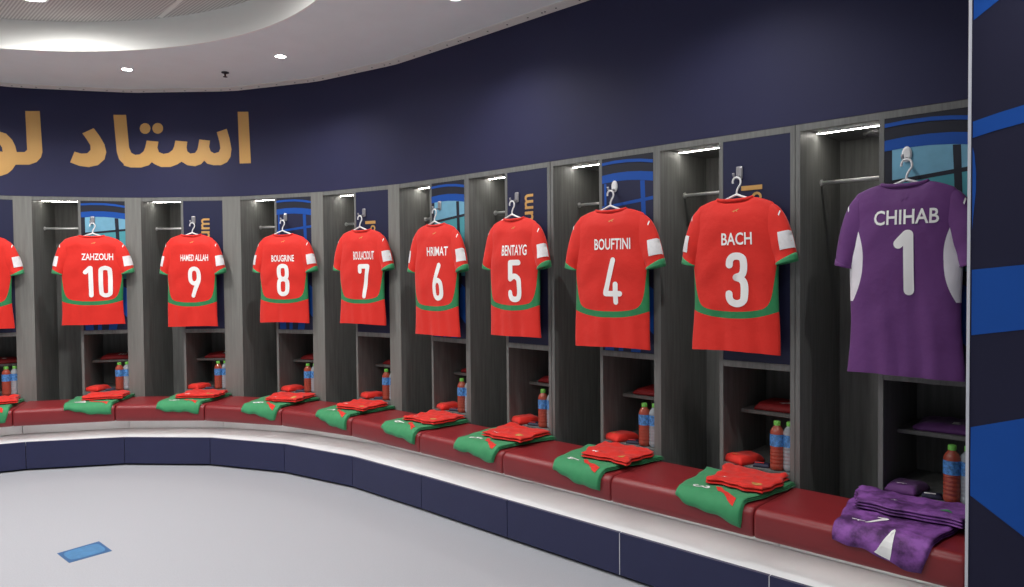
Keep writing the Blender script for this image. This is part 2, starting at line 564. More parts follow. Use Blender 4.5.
# ------------------------------------------------------------------ ceiling fittings
def downlight(x, y, z, r, label, cat_group, watts, angle, blend, name='downlight'):
    e = empty(name, (x, y, z))
    tag(e, label, 'ceiling light', cat_group)
    bm = bmesh.new()
    lathe(bm, [(r * 1.0, -0.006), (r * 1.22, -0.006), (r * 1.25, 0.0), (r * 1.0, 0.0)], 28, cap=False)
    obj('trim_ring', bm, M_WHITE, e)
    bm = bmesh.new()
    lathe(bm, [(r, -0.004), (r, -0.001)], 28)
    obj('diffuser', bm, M_LAMP, e)
    ld = bpy.data.lights.new(name + '_beam', 'SPOT')
    ld.energy = watts
    ld.spot_size = math.radians(angle)
    ld.spot_blend = blend
    ld.shadow_soft_size = r
    ld.color = (1.0, 0.985, 0.965)
    lo_ = bpy.data.objects.new(name + '_beam', ld)
    COL.objects.link(lo_)
    lo_.parent = e
    lo_.location = (0, 0, -0.02)
    return e
DL = [(-2.82, 5.38, 'first round downlight in the grey ceiling above the gold letters'),
      (-1.60, 5.10, 'second round downlight in the ceiling, right of the sprinkler'),
      (-0.30, 4.06, 'third round downlight cut by the top edge of the photo')]
for x, y, l in DL:
    downlight(x, y, ZC, 0.036, l, 'round downlights in the ceiling', DOWNLIGHT_W, 136, 0.9)
ring = [(CC.x + 2.63 * math.cos(math.radians(d)), CC.y + 2.63 * math.sin(math.radians(d))) for d in (-28, -56, -84, -112, -140, -168, 164, 140, 117)]
for x, y in [(0.72, 3.0), (1.55, 1.75)] + ring:
    downlight(x, y, ZC, 0.036, 'round downlight in the ceiling beyond the photo edge', 'round downlights in the ceiling', DOWNLIGHT_W, 136, 0.9)
downlight(-2.917, 4.47, ZR, 0.075, 'larger round light in the ridged recess at top left', None, RECESS_W * 1.5, 178, 1.0, name='recess_light')
for x, y in [(-1.45, 3.6), (-4.3, 3.6), (-2.8, 2.4), (-1.6, 1.6)]:
    downlight(x, y, ZR, 0.085, 'round recess light beyond the top of the photo', 'recess lights beyond the photo', RECESS_W, 178, 1.0, name='recess_light')

sp = empty('ceiling_sprinkler', (-2.14, 5.49, ZC))
tag(sp, 'small dark sprinkler head in the ceiling between two downlights', 'sprinkler')
bm = bmesh.new(); lathe(bm, [(0.027, 0), (0.027, -0.007), (0.012, -0.011)], 20); obj('escutcheon', bm, M_DARKP, sp)
bm = bmesh.new(); lathe(bm, [(0.008, -0.011), (0.006, -0.032), (0.016, -0.034), (0.016, -0.037)], 16); obj('deflector', bm, M_DARKP, sp)

# ------------------------------------------------------------------ gold Arabic lettering on the upper wall
WD = {}
def wall_hit(px, py):
    """photo pixel -> (distance along the wall, height) on the upper wall"""
    u_, v_ = px - 512, py - 293.5
    d = fwd * F_PX + rt * u_ - up * v_
    best = None
    acc = 0.0
    for a, b in zip(wall_nodes, wall_nodes[1:]):
        e = b - a
        den = d.x * e.y - d.y * e.x
        L_ = e.length
        if abs(den) > 1e-9:
            t = (a.x * e.y - a.y * e.x) / den
            s = (a.x * d.y - a.y * d.x) / den
            if t > 0 and -1e-6 <= s <= 1 + 1e-6:
                return acc + s * L_, CAM_Z + t * d.z
        acc += L_
    return None
ACC = [0.0]
for a, b in zip(wall_nodes, wall_nodes[1:]):
    ACC.append(ACC[-1] + (b - a).length)
def wall_point(s, off):
    for i in range(len(ACC) - 1):
        if s <= ACC[i + 1] or i == len(ACC) - 2:
            a, b = wall_nodes[i], wall_nodes[i + 1]
            e = (b - a).normalized()
            q = a + e * (s - ACC[i]) + Vector((e.y, -e.x)) * off
            return q
def letter(loops, parent, name):
    flat = [[wall_hit(*p) for p in l] for l in loops]
    vs, tris = flat_poly(flat)
    bm = bmesh.new()
    bv = [bm.verts.new((s, 0, z)) for s, z in vs]
    for t in tris:
        try: bm.faces.new([bv[i] for i in t])
        except ValueError: pass
    for s in ACC[1:-1]:
        bmesh.ops.bisect_plane(bm, geom=bm.verts[:] + bm.edges[:] + bm.faces[:], plane_co=(s, 0, 0), plane_no=(1, 0, 0))
    for v in bm.verts:
        q = wall_point(v.co.x, 0.003)
        v.co = (q.x, q.y, v.co.z)
    r = bmesh.ops.extrude_face_region(bm, geom=bm.faces[:])
    bmesh.ops.recalc_face_normals(bm, faces=bm.faces[:])
    for v in [g for g in r['geom'] if isinstance(g, bmesh.types.BMVert)]:
        d = (Vector((0.0, 0.0)) - v.co.xy).normalized() * -0.002
        v.co.x += d.x; v.co.y += d.y
    bmesh.ops.recalc_face_normals(bm, faces=bm.faces[:])
    return obj(name, bm, M_GOLD, parent)
def c4(*p): return [(x / 6.523, 100 + y / 6.523) for x, y in p]
def c5(*p): return [(120 + x / 6.52, 100 + y / 6.52) for x, y in p]
let = empty('wall_lettering', (0, 0, 0))
tag(let, 'large gold Arabic lettering on the navy wall above the lockers', 'lettering')
letter([c5((768, 77), (838, 77), (855, 412), (782, 414))], let, 'letter')
word = c5((632, 210), (697, 188), (715, 250), (728, 320), (722, 370), (700, 405), (660, 425), (610, 425), (570, 415), (550, 395), (530, 418), (490, 432), (440, 425), (402, 402), (375, 420), (330, 437), (270, 437), (230, 420), (208, 405), (190, 425), (140, 440), (70, 440), (25, 427)) + \
    c4((808, 418), (778, 388), (763, 340), (740, 97), (823, 97)) + \
    c5((60, 310), (75, 345), (100, 358), (130, 355), (155, 335), (165, 310), (175, 265), (252, 272), (245, 310), (255, 340), (285, 352), (320, 345), (345, 325), (355, 300), (362, 265), (440, 272), (435, 310), (440, 335), (460, 350), (490, 345), (505, 325), (512, 295), (518, 258), (588, 265), (582, 305), (592, 335), (615, 348), (645, 340), (655, 315), (650, 275))
letter([word], let, 'letter')
for cx, cy in ((165, 186), (247, 185)):
    letter([c5(*[(cx + 35 * math.cos(k * math.pi / 10), cy + 35 * math.sin(k * math.pi / 10)) for k in range(20)])], let, 'letter_dot')
letter([c4((538, 218), (612, 184), (650, 235), (682, 290), (694, 340), (682, 388), (640, 425), (580, 438), (520, 430), (458, 407), (487, 337), (530, 350), (570, 348), (592, 325), (590, 295), (565, 255))], let, 'letter')
lam = c4((165, 72), (260, 72), (278, 340), (268, 375), (240, 405), (190, 422), (103, 422), (80, 455), (50, 480), (0, 497), (-60, 520), (-75, 450), (-30, 425), (-5, 410), (-60, 400), (-100, 360), (-105, 300), (-85, 245), (-45, 212), (0, 207), (40, 220), (80, 260), (100, 300), (110, 340), (160, 340), (178, 325))
hole = c4((0, 290), (14, 310), (18, 338), (0, 335), (-22, 330), (-28, 310), (-18, 292))
letter([lam, hole], let, 'letter')

# ------------------------------------------------------------------ lockers
def text_mesh(body, width, height, bold=0.0, rot=0.0):
    cu_ = bpy.data.curves.new('lettering', 'FONT')
    cu_.body = body
    cu_.size = 1.0
    cu_.offset = bold
    cu_.resolution_u = 3
    to = bpy.data.objects.new('lettering', cu_)
    COL.objects.link(to)
    dg = bpy.context.evaluated_depsgraph_get()
    me = bpy.data.meshes.new_from_object(to.evaluated_get(dg))
    bpy.data.objects.remove(to)
    bpy.data.curves.remove(cu_)
    xs = [v.co.x for v in me.vertices]; ys = [v.co.y for v in me.vertices]
    x0, x1, y0, y1 = min(xs), max(xs), min(ys), max(ys)
    sx = width / (x1 - x0) if width else height / (y1 - y0)
    sy = height / (y1 - y0) if height else sx
    pts = [((v.co.x - (x0 + x1) / 2) * sx, (v.co.y - (y0 + y1) / 2) * sy) for v in me.vertices]
    fcs = [tuple(p.vertices) for p in me.polygons]
    bpy.data.meshes.remove(me)
    return pts, fcs

PX0, PX1, PZ0, PZ1 = BAY + DIV, PIT, 0.558, 1.62     # graphic panel limits (x, z above bench)
ZL = ZB                                             # locker frame origin at bench level

def decal(name, loop, m, parent, lift=0.0012):
    """a printed shape on the locker's graphic panel, cut to the panel"""
    vs, tris = flat_poly([loop])
    bm = bmesh.new()
    bv = [bm.verts.new((min(max(x, PX0 + .001), PX1 - .001), -lift, min(max(z, PZ0 + .001), PZ1 - .001))) for x, z in vs]
    for t in tris:
        try: bm.faces.new([bv[i] for i in t])
        except ValueError: pass
    bmesh.ops.recalc_face_normals(bm, faces=bm.faces[:])
    for f in bm.faces:
        if f.normal.y > 0: f.normal_flip()
    return obj(name, bm, m, parent)

def band(z0, z1, z2, z3):      # left lower/upper, right lower/upper with a slight crown
    xs = [PX0, PX0 + 0.08, PX0 + 0.17, PX0 + 0.25, PX1]
    lo_, hi_ = [], []
    for i, x in enumerate(xs):
        f = i / 4
        cr = 0.012 * 4 * f * (1 - f)
        lo_.append((x, z0 + (z2 - z0) * f + cr)); hi_.append((x, z1 + (z3 - z1) * f + cr))
    return lo_ + hi_[::-1]

def quad(x0, z0, x1, z1, x2, z2, x3, z3): return [(x0, z0), (x1, z1), (x2, z2), (x3, z3)]

def make_locker():
    """one open locker with the plain parts every bay shares; frame: x along the row, y into the locker, z up from the bench"""
    e = empty('locker', (0, 0, 0))
    D = 0.5
    zb = -0.20
    for x0 in (-SIDE, PIT):
        bx('side_panel', M_WOOD, e, x0, x0 + SIDE, 0.0, D, zb, HL, bev=0.0012)
    bx('divider', M_WOOD, e, BAY, BAY + DIV, 0.0, D, zb, HL - 0.03, bev=0.0012)
    bm = bmesh.new()
    box(bm, 0, PIT, 0.0, 0.02, HL - 0.03, HL)
    box(bm, 0, PIT, 0.02, D, HL - 0.016, HL)
    obj('top_board', bm, M_WOOD, e)
    bx('back_panel', M_WOOD, e, 0, PIT, D - 0.012, D + 0.004, zb, HL)
    bx('base_board', M_WOOD, e, 0, BAY, 0.02, D - 0.012, zb, zb + 0.02)
    bx('cubby_floor', M_WOOD, e, PX0, PX1, 0.0, D - 0.012, 0.026, 0.052, bev=0.0012)
    bx('cubby_top', M_WOOD, e, PX0, PX1, 0.0, D - 0.012, 0.526, 0.557, bev=0.0012)
    bx('shelf', M_WOOD, e, PX0, PX1, 0.19, D - 0.012, 0.272, 0.29, bev=0.0012)
    # hanging rail with end flanges
    bm = bmesh.new()
    tube(bm, [(0.004, 0.245, 1.407), (BAY - 0.002, 0.245, 1.407)], 0.009, 12)
    r = obj('hanging_rail', bm, M_METAL, e, True)
    bm = bmesh.new()
    for x in (0.0, BAY - 0.006):
        tube(bm, [(x, 0.245, 1.407), (x + 0.006, 0.245, 1.407)], 0.016, 14)
    obj('rail_flange', bm, M_METAL, r)
    # light strip under the top board
    hs = bx('light_strip', M_ALU, e, 0.006, BAY - 0.004, 0.172, 0.188, 1.629, 1.635)
    bx('diffuser', M_LED, hs, 0.008, BAY - 0.006, 0.175, 0.185, 1.6275, 1.6295)
    return e

def wall_hook(parent, white):
    m = M_WHITE if white else M_GREYM
    h = bmesh.new()
    sc = 1.0
    n = 20
    hz = 1.462
    ring0, ring1, ring2 = [], [], []
    for k in range(n):
        a = 2 * math.pi * k / n
        if white:
            rx, rz = 0.019 * math.cos(a), 0.032 * math.sin(a)
        else:
            ex = 0.35
            rx = 0.0165 * math.copysign(abs(math.cos(a)) ** ex, math.cos(a)); rz = 0.031 * math.copysign(abs(math.sin(a)) ** ex, math.sin(a))
        ring0.append(h.verts.new((0.440 + rx, 0.0, hz + rz)))
        ring1.append(h.verts.new((0.440 + rx, -0.006, hz + rz)))
        ring2.append(h.verts.new((0.440 + rx * 0.7, -0.010, hz + rz * 0.75)))
    for A_, B_ in ((ring0, ring1), (ring1, ring2)):
        for k in range(n):
            h.faces.new((A_[k], A_[(k + 1) % n], B_[(k + 1) % n], B_[k]))
    h.faces.new(ring2)
    bmesh.ops.recalc_face_normals(h, faces=h.faces[:])
    hk = obj('wall_hook', h, m, parent)
    p = bmesh.new()
    tube(p, [(0.440, -0.008, hz - 0.018), (0.440, -0.03, hz - 0.024), (0.440, -0.05, hz - 0.028), (0.440, -0.062, hz - 0.020), (0.440, -0.066, hz - 0.008)], [0.007, 0.006, 0.0055, 0.0055, 0.006], 10)
    obj('peg', p, M_GREYM, hk, True)

M_TEAL2 = mat('deep_teal_print', (78, 156, 168), 0.5, spec=0.3, noise_scale=4, noise_amt=0.2)
def dress_panel(e, u):
    odd = u in (9, 7, 5, 3, 11)
    bm = bmesh.new()
    box(bm, PX0, PX1, 0.002, 0.02, PZ0 - 0.0, PZ1)
    gp = obj('graphic_panel', bm, M_NAVYP if odd else M_DARKP, e)
    if not odd:
        lines = u in (8, 4)
        if not lines:
            decal('print', [(PX0 + .03, 1.0), (PX1, 1.0), (PX1, 1.50), (PX0 + .03, 1.52)], M_TEAL, gp, 0.0004)
            decal('print', [(PX0 + .03, 0.98), (PX1, 0.98), (PX1, 1.375), (PX0 + .03, 1.348)], M_TEAL2, gp, 0.0007)
            fm = M_DARKP
        else:
            decal('print', [(PX0, PZ0), (PX1, PZ0), (PX1, 1.50), (PX0, 1.50)], M_NAVYP, gp, 0.0004)
            fm = M_BLUE
        decal('print', band(1.582, 1.598, 1.566, 1.583), M_BLUE, gp)
        decal('print', band(1.484, 1.528, 1.471, 1.519), M_BLUE, gp)
        decal('print', quad(0.374, 0.9, 0.386, 0.9, 0.383, 1.482, 0.369, 1.482), fm, gp)
        decal('print', quad(0.628, 0.9, 0.652, 0.9, 0.632, 1.478, 0.604, 1.48), fm, gp)
        decal('print', quad(PX0, 1.342, PX1, 1.374, PX1, 1.392, PX0, 1.358), fm, gp)
        if lines:
            decal('print', quad(PX0, 1.14, PX1, 1.17, PX1, 1.19, PX0, 1.16), fm, gp)
        # lower part of the print, glimpsed beside and under the shirt
        decal('print', [(PX0, PZ0), (PX1, PZ0), (PX1, 0.98), (PX0, 0.95)], M_NAVYP, gp, 0.0009)
        for q in (quad(0.37, .56, .43, .56, .42, .70, .36, .72), quad(.46, .56, .49, .56, .50, .8, .47, .8), quad(.54, .56, .60, .56, .64, .76, .57, .78), quad(.62, .72, PX1, .66, PX1, .9, .64, .93)):
            decal('print', q, M_BLUE, gp)
    elif u != 11:
        def glyph(body, w_, h_, xc, zc, bold=0.018):
            pts, fcs = text_mesh(body, w_, h_, bold)
            bm = bmesh.new()
            bv = [bm.verts.new((xc - z, -0.0004, zc + x)) for x, z in pts]
            for f in fcs:
                bm.faces.new([bv[i] for i in f])
            bmesh.ops.recalc_face_normals(bm, faces=bm.faces[:])
            for f in bm.faces:
                if f.normal.y > 0: f.normal_flip()
            obj('gold_letter', bm, M_GOLD, gp)
        if u in (9, 5):
            glyph('m', 0.09, 0.07, 0.537, 1.428)
            glyph('u', 0.06, 0.07, 0.537, 1.338)
        else:
            glyph('l', 0.022, 0.104, 0.50, 1.386, 0.0)
            glyph('o', 0.05, 0.05, 0.525, 1.340, 0.02)
    wall_hook(e, u in (1, 4))

proto = make_locker()
KIT = {11: ('red shirt cut off by the left edge of the photo',), 10: 0, 9: 0, 8: 0, 7: 0, 6: 0, 5: 0, 4: 0, 3: 0, 1: 0}
def who(u):
    return {11: 'the shirt cut off at left', 1: 'the purple number 1 shirt'}.get(u, 'the red number %d shirt' % u)
LOCK = {}
for i, u in enumerate(ALL):
    e = proto if i == 0 else copy_tree(proto)
    LOCK[u] = e
for u in ALL:
    e = LOCK[u]
    e.location = (ORG[u][0], ORG[u][1], ZL)
    e.rotation_euler = (0, 0, -ANG[u])
    tag(e, 'open charcoal wood locker behind ' + who(u), 'locker', 'open wooden lockers along the curved wall')
    dress_panel(e, u)
    if u in (10, 9, 8, 7, 6):
        v = ALL[ALL.index(u) - 1]
        t, n = tan_n(u)
        a, b = P(v, PIT), P(u, 0)
        d = (b - a).normalized()
        q = Vector((d.y, -d.x))
        loc = []
        for p in (a + q * 0.004, b + q * 0.004, b - q * 0.016, a - q * 0.016):
            r = p - Vector(ORG[u])
            loc.append((r.dot(t), -r.dot(n)))
        bm = bmesh.new()
        prism(bm, loc, -0.2, HL)
        obj('filler_panel', bm, M_EDGE, e)
    if u == 1:
        bm = bmesh.new()
        lathe(bm, [(0.062, 1.634), (0.062, 1.626), (0.05, 1.620), (0.05, 1.626)], 28, (0.215, 0.36, 0))
        obj('round_vent', bm, M_GREYM, e)

# ------------------------------------------------------------------ bench cushions
CO, CT, CRAD = 0.43, 0.124, 0.036
def cushion_path(a):
    """distance from the back along the cushion's top -> (offset, height above bench)"""
    flat = CO - CRAD
    if a <= flat: return a, 0.0, 0.0
    arc = CRAD * math.pi / 2
    if a <= flat + arc:
        th = (a - flat) / CRAD
        return flat + CRAD * math.sin(th), -CRAD * (1 - math.cos(th)), th
    return CO, -CRAD - (a - flat - arc), math.pi / 2
prof = [(0.012, -CT), (0.006, -CT + 0.01), (0.006, -0.012), (0.012, -0.003), (0.022, 0.0)]
prof += [(0.03 + (CO - CRAD - 0.03) * k / 8, 0.0) for k in range(9)]
prof += [(CO - CRAD + CRAD * math.sin(th), -CRAD + CRAD * math.cos(th)) for th in [k * math.pi / 16 for k in range(1, 9)]]
prof += [(CO, -0.06), (CO, -0.09), (CO - 0.003, -CT + 0.006), (CO - 0.010, -CT)]
for u in ALL:
    v = NEXT[u]
    c = empty('bench_cushion', (*mitre(u, 0), ZB))
    (m0, d0), (m1, d1) = JOINT[u], JOINT[v]
    bm = bmesh.new()
    N = 26
    rings = []
    fr = [0, .003, .008, .016, .03] + [0.03 + 0.94 * k / N for k in range(1, N)] + [.97, .984, .992, .997, 1]
    for f in fr:
        edge = min(f, 1 - f) * 0.74
        sh = 0.0
        if edge < 0.016:
            sh = 0.012 * (1 - math.sqrt(max(0, 1 - (1 - edge / 0.016) ** 2)))
        ring = []
        for a, z in prof:
            p = (m0 + d0 * a) * (1 - f) + (m1 + d1 * a) * f
            tdir = (m1 + d1 * a - m0 - d0 * a).normalized()
            gap = 0.0012
            if f == 0: p = p + tdir * gap
            if f == 1: p = p - tdir * gap
            zz = z
            puff = 0.004 * math.sin(math.pi * min(max(f, 0), 1)) ** 0.5 * max(0, math.sin(math.pi * a / CO)) if z >= -0.004 else 0
            ca, cz = 0.22, -0.06
            ring.append(bm.verts.new((p.x + (m0 + d0 * ca - m0 - d0 * a).x * (sh / 0.2 if a > 0.3 or a < 0.02 else 0), p.y + (d0 * (ca - a)).y * (sh / 0.2 if a > 0.3 or a < 0.02 else 0), ZB + zz - sh * (1 if z > -0.06 else -0.3) + puff)))
        rings.append(ring)
    L_ = len(prof)
    for A_, B_ in zip(rings, rings[1:]):
        for k in range(L_):
            bm.faces.new((A_[k], A_[(k + 1) % L_], B_[(k + 1) % L_], B_[k]))
    bm.faces.new(rings[0]); bm.faces.new(rings[-1][::-1])
    bmesh.ops.recalc_face_normals(bm, faces=bm.faces[:])
    for vv in bm.verts:
        vv.co.x -= c.location.x; vv.co.y -= c.location.y; vv.co.z -= ZB
    o_ = obj('bench_cushion', bm, M_LEATHER, None, True)
    o_.location = c.location
    bm = bmesh.new()
    a0, a1 = mitre(u, 0.30), mitre(v, 0.30)
    b0, b1 = mitre(u, 0.316), mitre(v, 0.316)
    ee = (a1 - a0).normalized() * 0.02
    cl = Vector((c.location.x, c.location.y))
    prism(bm, [a0 + ee - cl, a1 - ee - cl, b1 - ee - cl, b0 + ee - cl], -CT - 0.008, -CT + 0.002)
    obj('added_seat_light', bm, M_SEAT, o_)  # unseen light strip added under the cushion to brighten the platform
    bpy.data.objects.remove(c)
    tag(o_, 'maroon leather bench cushion under ' + who(u), 'cushion', 'maroon cushions along the bench')

# ------------------------------------------------------------------ shirts
W0 = 0.215
def half_w(z):
    z = min(max(z, 0), 0.72)
    pts = [(0, .222), (.10, .216), (.20, .212), (.32, .212), (.42, .214), (.47, .209), (.56, .203), (.66, .208), (.72, .205)]
    for (a, wa), (b, wb) in zip(pts, pts[1:]):
        if a <= z <= b:
            return wa + (wb - wa) * (z - a) / (b - a)
    return .205
def top_z(s, back=True):
    x = abs(s) * 0.206
    nk = 0.088
    if x > nk:
        f = (x - nk) / (0.206 - nk)
        return 0.716 - 0.040 * f ** 1.5 - 0.018 * max(0, f - 0.8) / 0.2
    c = math.sqrt(max(0, 1 - (x / nk) ** 2))
    return 0.716 - (0.012 if back else 0.075) * c
def thick(s, z, tz):
    t = 0.030 + 0.012 * math.exp(-((z - 0.5) / 0.2) ** 2)
    prof_ = (1 - abs(s) ** 2.6) ** (1 / 2.2) if abs(s) < 1 else 0
    sh = math.sqrt(min(1, max(0, (tz - z)) / 0.07))
    return t * prof_ * (0.12 + 0.88 * sh)
def wrinkle(x, z, seed):
    low = max(0, 1 - z / 0.45)
    a = 0.0055 * low * math.sin(x * 34 + seed * 1.7 + 0.8 * math.sin(z * 9 + seed))
    b = 0.0035 * low * math.sin(x * 71 + seed * 2.9 + z * 6)
    c_ = 0.004 * math.sin((z * 1.6 + abs(x)) * 21 + seed) * min(1, z / 0.3) * min(1, abs(x) / 0.12)
    d = 0.006 * noise.noise(Vector((x * 7 + seed * 3.1, z * 5, seed)))
    return a + b + c_ + d
def back_y(x, z, seed):
    s = max(-0.999, min(0.999, x / half_w(z)))
    return -thick(s, z, top_z(s)) - wrinkle(x, z, seed) * (1 - s * s)
def drop_hem(s, seed):
    return 0.004 * math.sin(s * 2.4 + seed) + 0.006 * abs(s) ** 3

def body_bm(seed):
    bm = bmesh.new()
    uvl = bm.loops.layers.uv.new('UVMap')
    NX, NZ = 44, 46
    ss = [math.sin((k / NX - 0.5) * math.pi) for k in range(NX + 1)]
    uvd = {}
    def sheet(back):
        g = []
        for s in ss:
            col = []
            tz = top_z(s, back)
            z0 = -drop_hem(s, seed) * 0.6
            for j in range(NZ + 1):
                f = j / NZ
                f = 1 - (1 - f) ** 1.25
                z = z0 + (tz - z0) * f
                x = s * half_w(z) + 0.004 * math.sin(z * 14 + seed + s) * (1 - f)
                y = thick(s, z, tz if abs(s) * .206 > .088 else top_z(s, True))
                wv = wrinkle(x, z, seed if back else seed + 5) * (1 - s * s)
                y = -y - wv if back else y * 0.7 + wv
                v = bm.verts.new((x, y, z))
                uvd[v] = (s, z)
                col.append(v)
            g.append(col)
        return g
    A_, B_ = sheet(True), sheet(False)
    for g, fl in ((A_, False), (B_, True)):
        for i in range(NX):
            for j in range(NZ):
                q = [g[i][j], g[i + 1][j], g[i + 1][j + 1], g[i][j + 1]]
                bm.faces.new(q[::-1] if fl else q)
    for i in range(NX):                       # shoulder seam outside the neck
        if min(abs(ss[i]), abs(ss[i + 1])) * 0.206 >= 0.084:
            bm.faces.new((A_[i][NZ], A_[i + 1][NZ], B_[i + 1][NZ], B_[i][NZ]))
    for f in bm.faces:
        for l in f.loops:
            l[uvl].uv = uvd[l.vert]
    bmesh.ops.remove_doubles(bm, verts=bm.verts[:], dist=0.0004)
    return bm

def sleeve_pt(side, f, a, grow=0.0, seed=0):
    """f: 0 shoulder .. 1 cuff, a: angle round the tube"""
    def bez(p0, p1, p2, t):
        return ((1 - t) ** 2 * p0[0] + 2 * t * (1 - t) * p1[0] + t * t * p2[0], (1 - t) ** 2 * p0[1] + 2 * t * (1 - t) * p1[1] + t * t * p2[1])
    O = bez((0.176, 0.682), (0.258, 0.668), (0.298, 0.420), f) if side > 0 else bez((0.176, 0.682), (0.246, 0.664), (0.277, 0.416), f)
    I = bez((0.160, 0.470), (0.196, 0.440), (0.203, 0.400), f)
    cx_, cz_ = (O[0] + I[0]) / 2, (O[1] + I[1]) / 2
    dx, dz = (O[0] - I[0]) / 2, (O[1] - I[1]) / 2
    L_ = math.hypot(dx, dz)
    k = (L_ + grow) / L_
    dep = (0.026 + 0.012 * f) + grow
    ca, sa = math.cos(a), math.sin(a)
    wv = 1 + 0.10 * math.sin(f * 11 + a * 2 + seed) * f
    return Vector((side * (cx_ + dx * k * ca), -dep * wv * math.copysign(abs(sa) ** 0.85, sa), cz_ + dz * k * ca))

def sleeve_bm(side, f0, f1, nf, grow=0.0, seed=0, thickn=0.0):
    bm = bmesh.new()
    NA_ = 28
    def shell(g):
        rows = []
        for i in range(nf + 1):
            f = f0 + (f1 - f0) * i / nf
            rows.append([bm.verts.new(sleeve_pt(side, f, 2 * math.pi * k / NA_, g, seed)) for k in range(NA_)])
        for A_, B_ in zip(rows, rows[1:]):
            for k in range(NA_):
                bm.faces.new((A_[k], A_[(k + 1) % NA_], B_[(k + 1) % NA_], B_[k]))
        return rows
    r1 = shell(grow)
    if thickn:
        r2 = shell(grow - thickn)
        for a, b in ((r1[0], r2[0]), (r1[-1], r2[-1])):
            for k in range(NA_):
                bm.faces.new((a[k], a[(k + 1) % NA_], b[(k + 1) % NA_], b[k]))
    bmesh.ops.recalc_face_normals(bm, faces=bm.faces[:])
    return bm

def sleeve_patch_bm(side, f0, f1, a0, a1, seed, grow=0.003, n=6):
    bm = bmesh.new()
    g = [[bm.verts.new(sleeve_pt(side, f0 + (f1 - f0) * i / n, a0 + (a1 - a0) * j / n, grow, seed)) for j in range(n + 1)] for i in range(n + 1)]
    for i in range(n):
        for j in range(n):
            bm.faces.new((g[i][j], g[i + 1][j], g[i + 1][j + 1], g[i][j + 1]))
    return bm

def sleeve_inv(x, z, seed, side=1):
    f, a = 0.6, 0.9
    for _ in range(25):
        p = sleeve_pt(side, f, a, 0, seed)
        ex, ez = side * x - p.x, z - p.z
        d = 1e-4
        pf, pa = sleeve_pt(side, f + d, a, 0, seed), sleeve_pt(side, f, a + d, 0, seed)
        J = ((pf.x - p.x) / d, (pa.x - p.x) / d, (pf.z - p.z) / d, (pa.z - p.z) / d)
        det = J[0] * J[3] - J[1] * J[2]
        if abs(det) < 1e-7: break
        f += max(-.1, min(.1, (ex * J[3] - J[1] * ez) / det)); a += max(-.2, min(.2, (J[0] * ez - J[2] * ex) / det))
        f = min(max(f, 0.05), 0.98); a = min(max(a, 0.06), 2.9)
    return f, a
def sleeve_rect_bm(side, xc, zc, w_, h_, seed, n=6, tilt=0.16):
    bm = bmesh.new()
    g = []
    for i in range(n + 1):
        row = []
        for j in range(n + 1):
            dx, dz = (i / n - .5) * w_, (j / n - .5) * h_
            f, a = sleeve_inv(xc + dx * math.cos(tilt) - dz * math.sin(tilt), zc + dx * math.sin(tilt) + dz * math.cos(tilt), seed, side)
            row.append(bm.verts.new(sleeve_pt(side, f, a, 0.003, seed)))
        g.append(row)
    for i in range(n):
        for j in range(n):
            bm.faces.new((g[i][j], g[i + 1][j], g[i + 1][j + 1], g[i][j + 1]))
    return bm

def on_back(pts, fcs, x0, z0, seed, lift=0.0025, rot=0.0):
    bm = bmesh.new()
    bv = []
    c_, s_ = math.cos(rot), math.sin(rot)
    for x, z in pts:
        X, Z = x0 + x * c_ - z * s_, z0 + x * s_ + z * c_
        bv.append(bm.verts.new((X, 0, Z)))
    for f in fcs:
        try: bm.faces.new([bv[i] for i in f])
        except ValueError: pass
    for k in range(-40, 40):
        zz = k * 0.02
        bmesh.ops.bisect_plane(bm, geom=bm.verts[:] + bm.edges[:] + bm.faces[:], plane_co=(0, 0, zz), plane_no=(0, 0, 1))
    for k in range(-12, 13):
        bmesh.ops.bisect_plane(bm, geom=bm.verts[:] + bm.edges[:] + bm.faces[:], plane_co=(k * 0.02, 0, 0), plane_no=(1, 0, 0))
    for v in bm.verts:
        v.co.y = back_y(v.co.x, v.co.z, seed) - lift
    bmesh.ops.recalc_face_normals(bm, faces=bm.faces[:])
    for f in bm.faces:
        if f.normal.y > 0: f.normal_flip()
    return bm

def stroke_shape(paths, r):
    """rounded strokes in a unit box -> polygon soup"""
    pts, fcs = [], []
    def disc(p):
        b = len(pts)
        n = 14
        for k in range(n):
            pts.append((p[0] + r * math.cos(2 * math.pi * k / n), p[1] + r * math.sin(2 * math.pi * k / n)))
        fcs.append(tuple(range(b, b + n)))
    for path in paths:
        for p in path: disc(p)
        for a, b in zip(path, path[1:]):
            dx, dz = b[0] - a[0], b[1] - a[1]
            l = math.hypot(dx, dz) or 1
            nx_, nz_ = -dz / l * r, dx / l * r
            k = len(pts)
            pts.extend([(a[0] + nx_, a[1] + nz_), (a[0] - nx_, a[1] - nz_), (b[0] - nx_, b[1] - nz_), (b[0] + nx_, b[1] + nz_)])
            fcs.append((k, k + 1, k + 2, k + 3))
    return pts, fcs
six = [[(.27, .92), (.20, .74), (.11, .52)], smooth_path([(.11, .52), (.08, .40), (.08, .22), (.12, .115), (.21, .08), (.30, .115), (.34, .22), (.34, .40), (.30, .50), (.21, .54), (.13, .50), (.085, .42)], 4)]
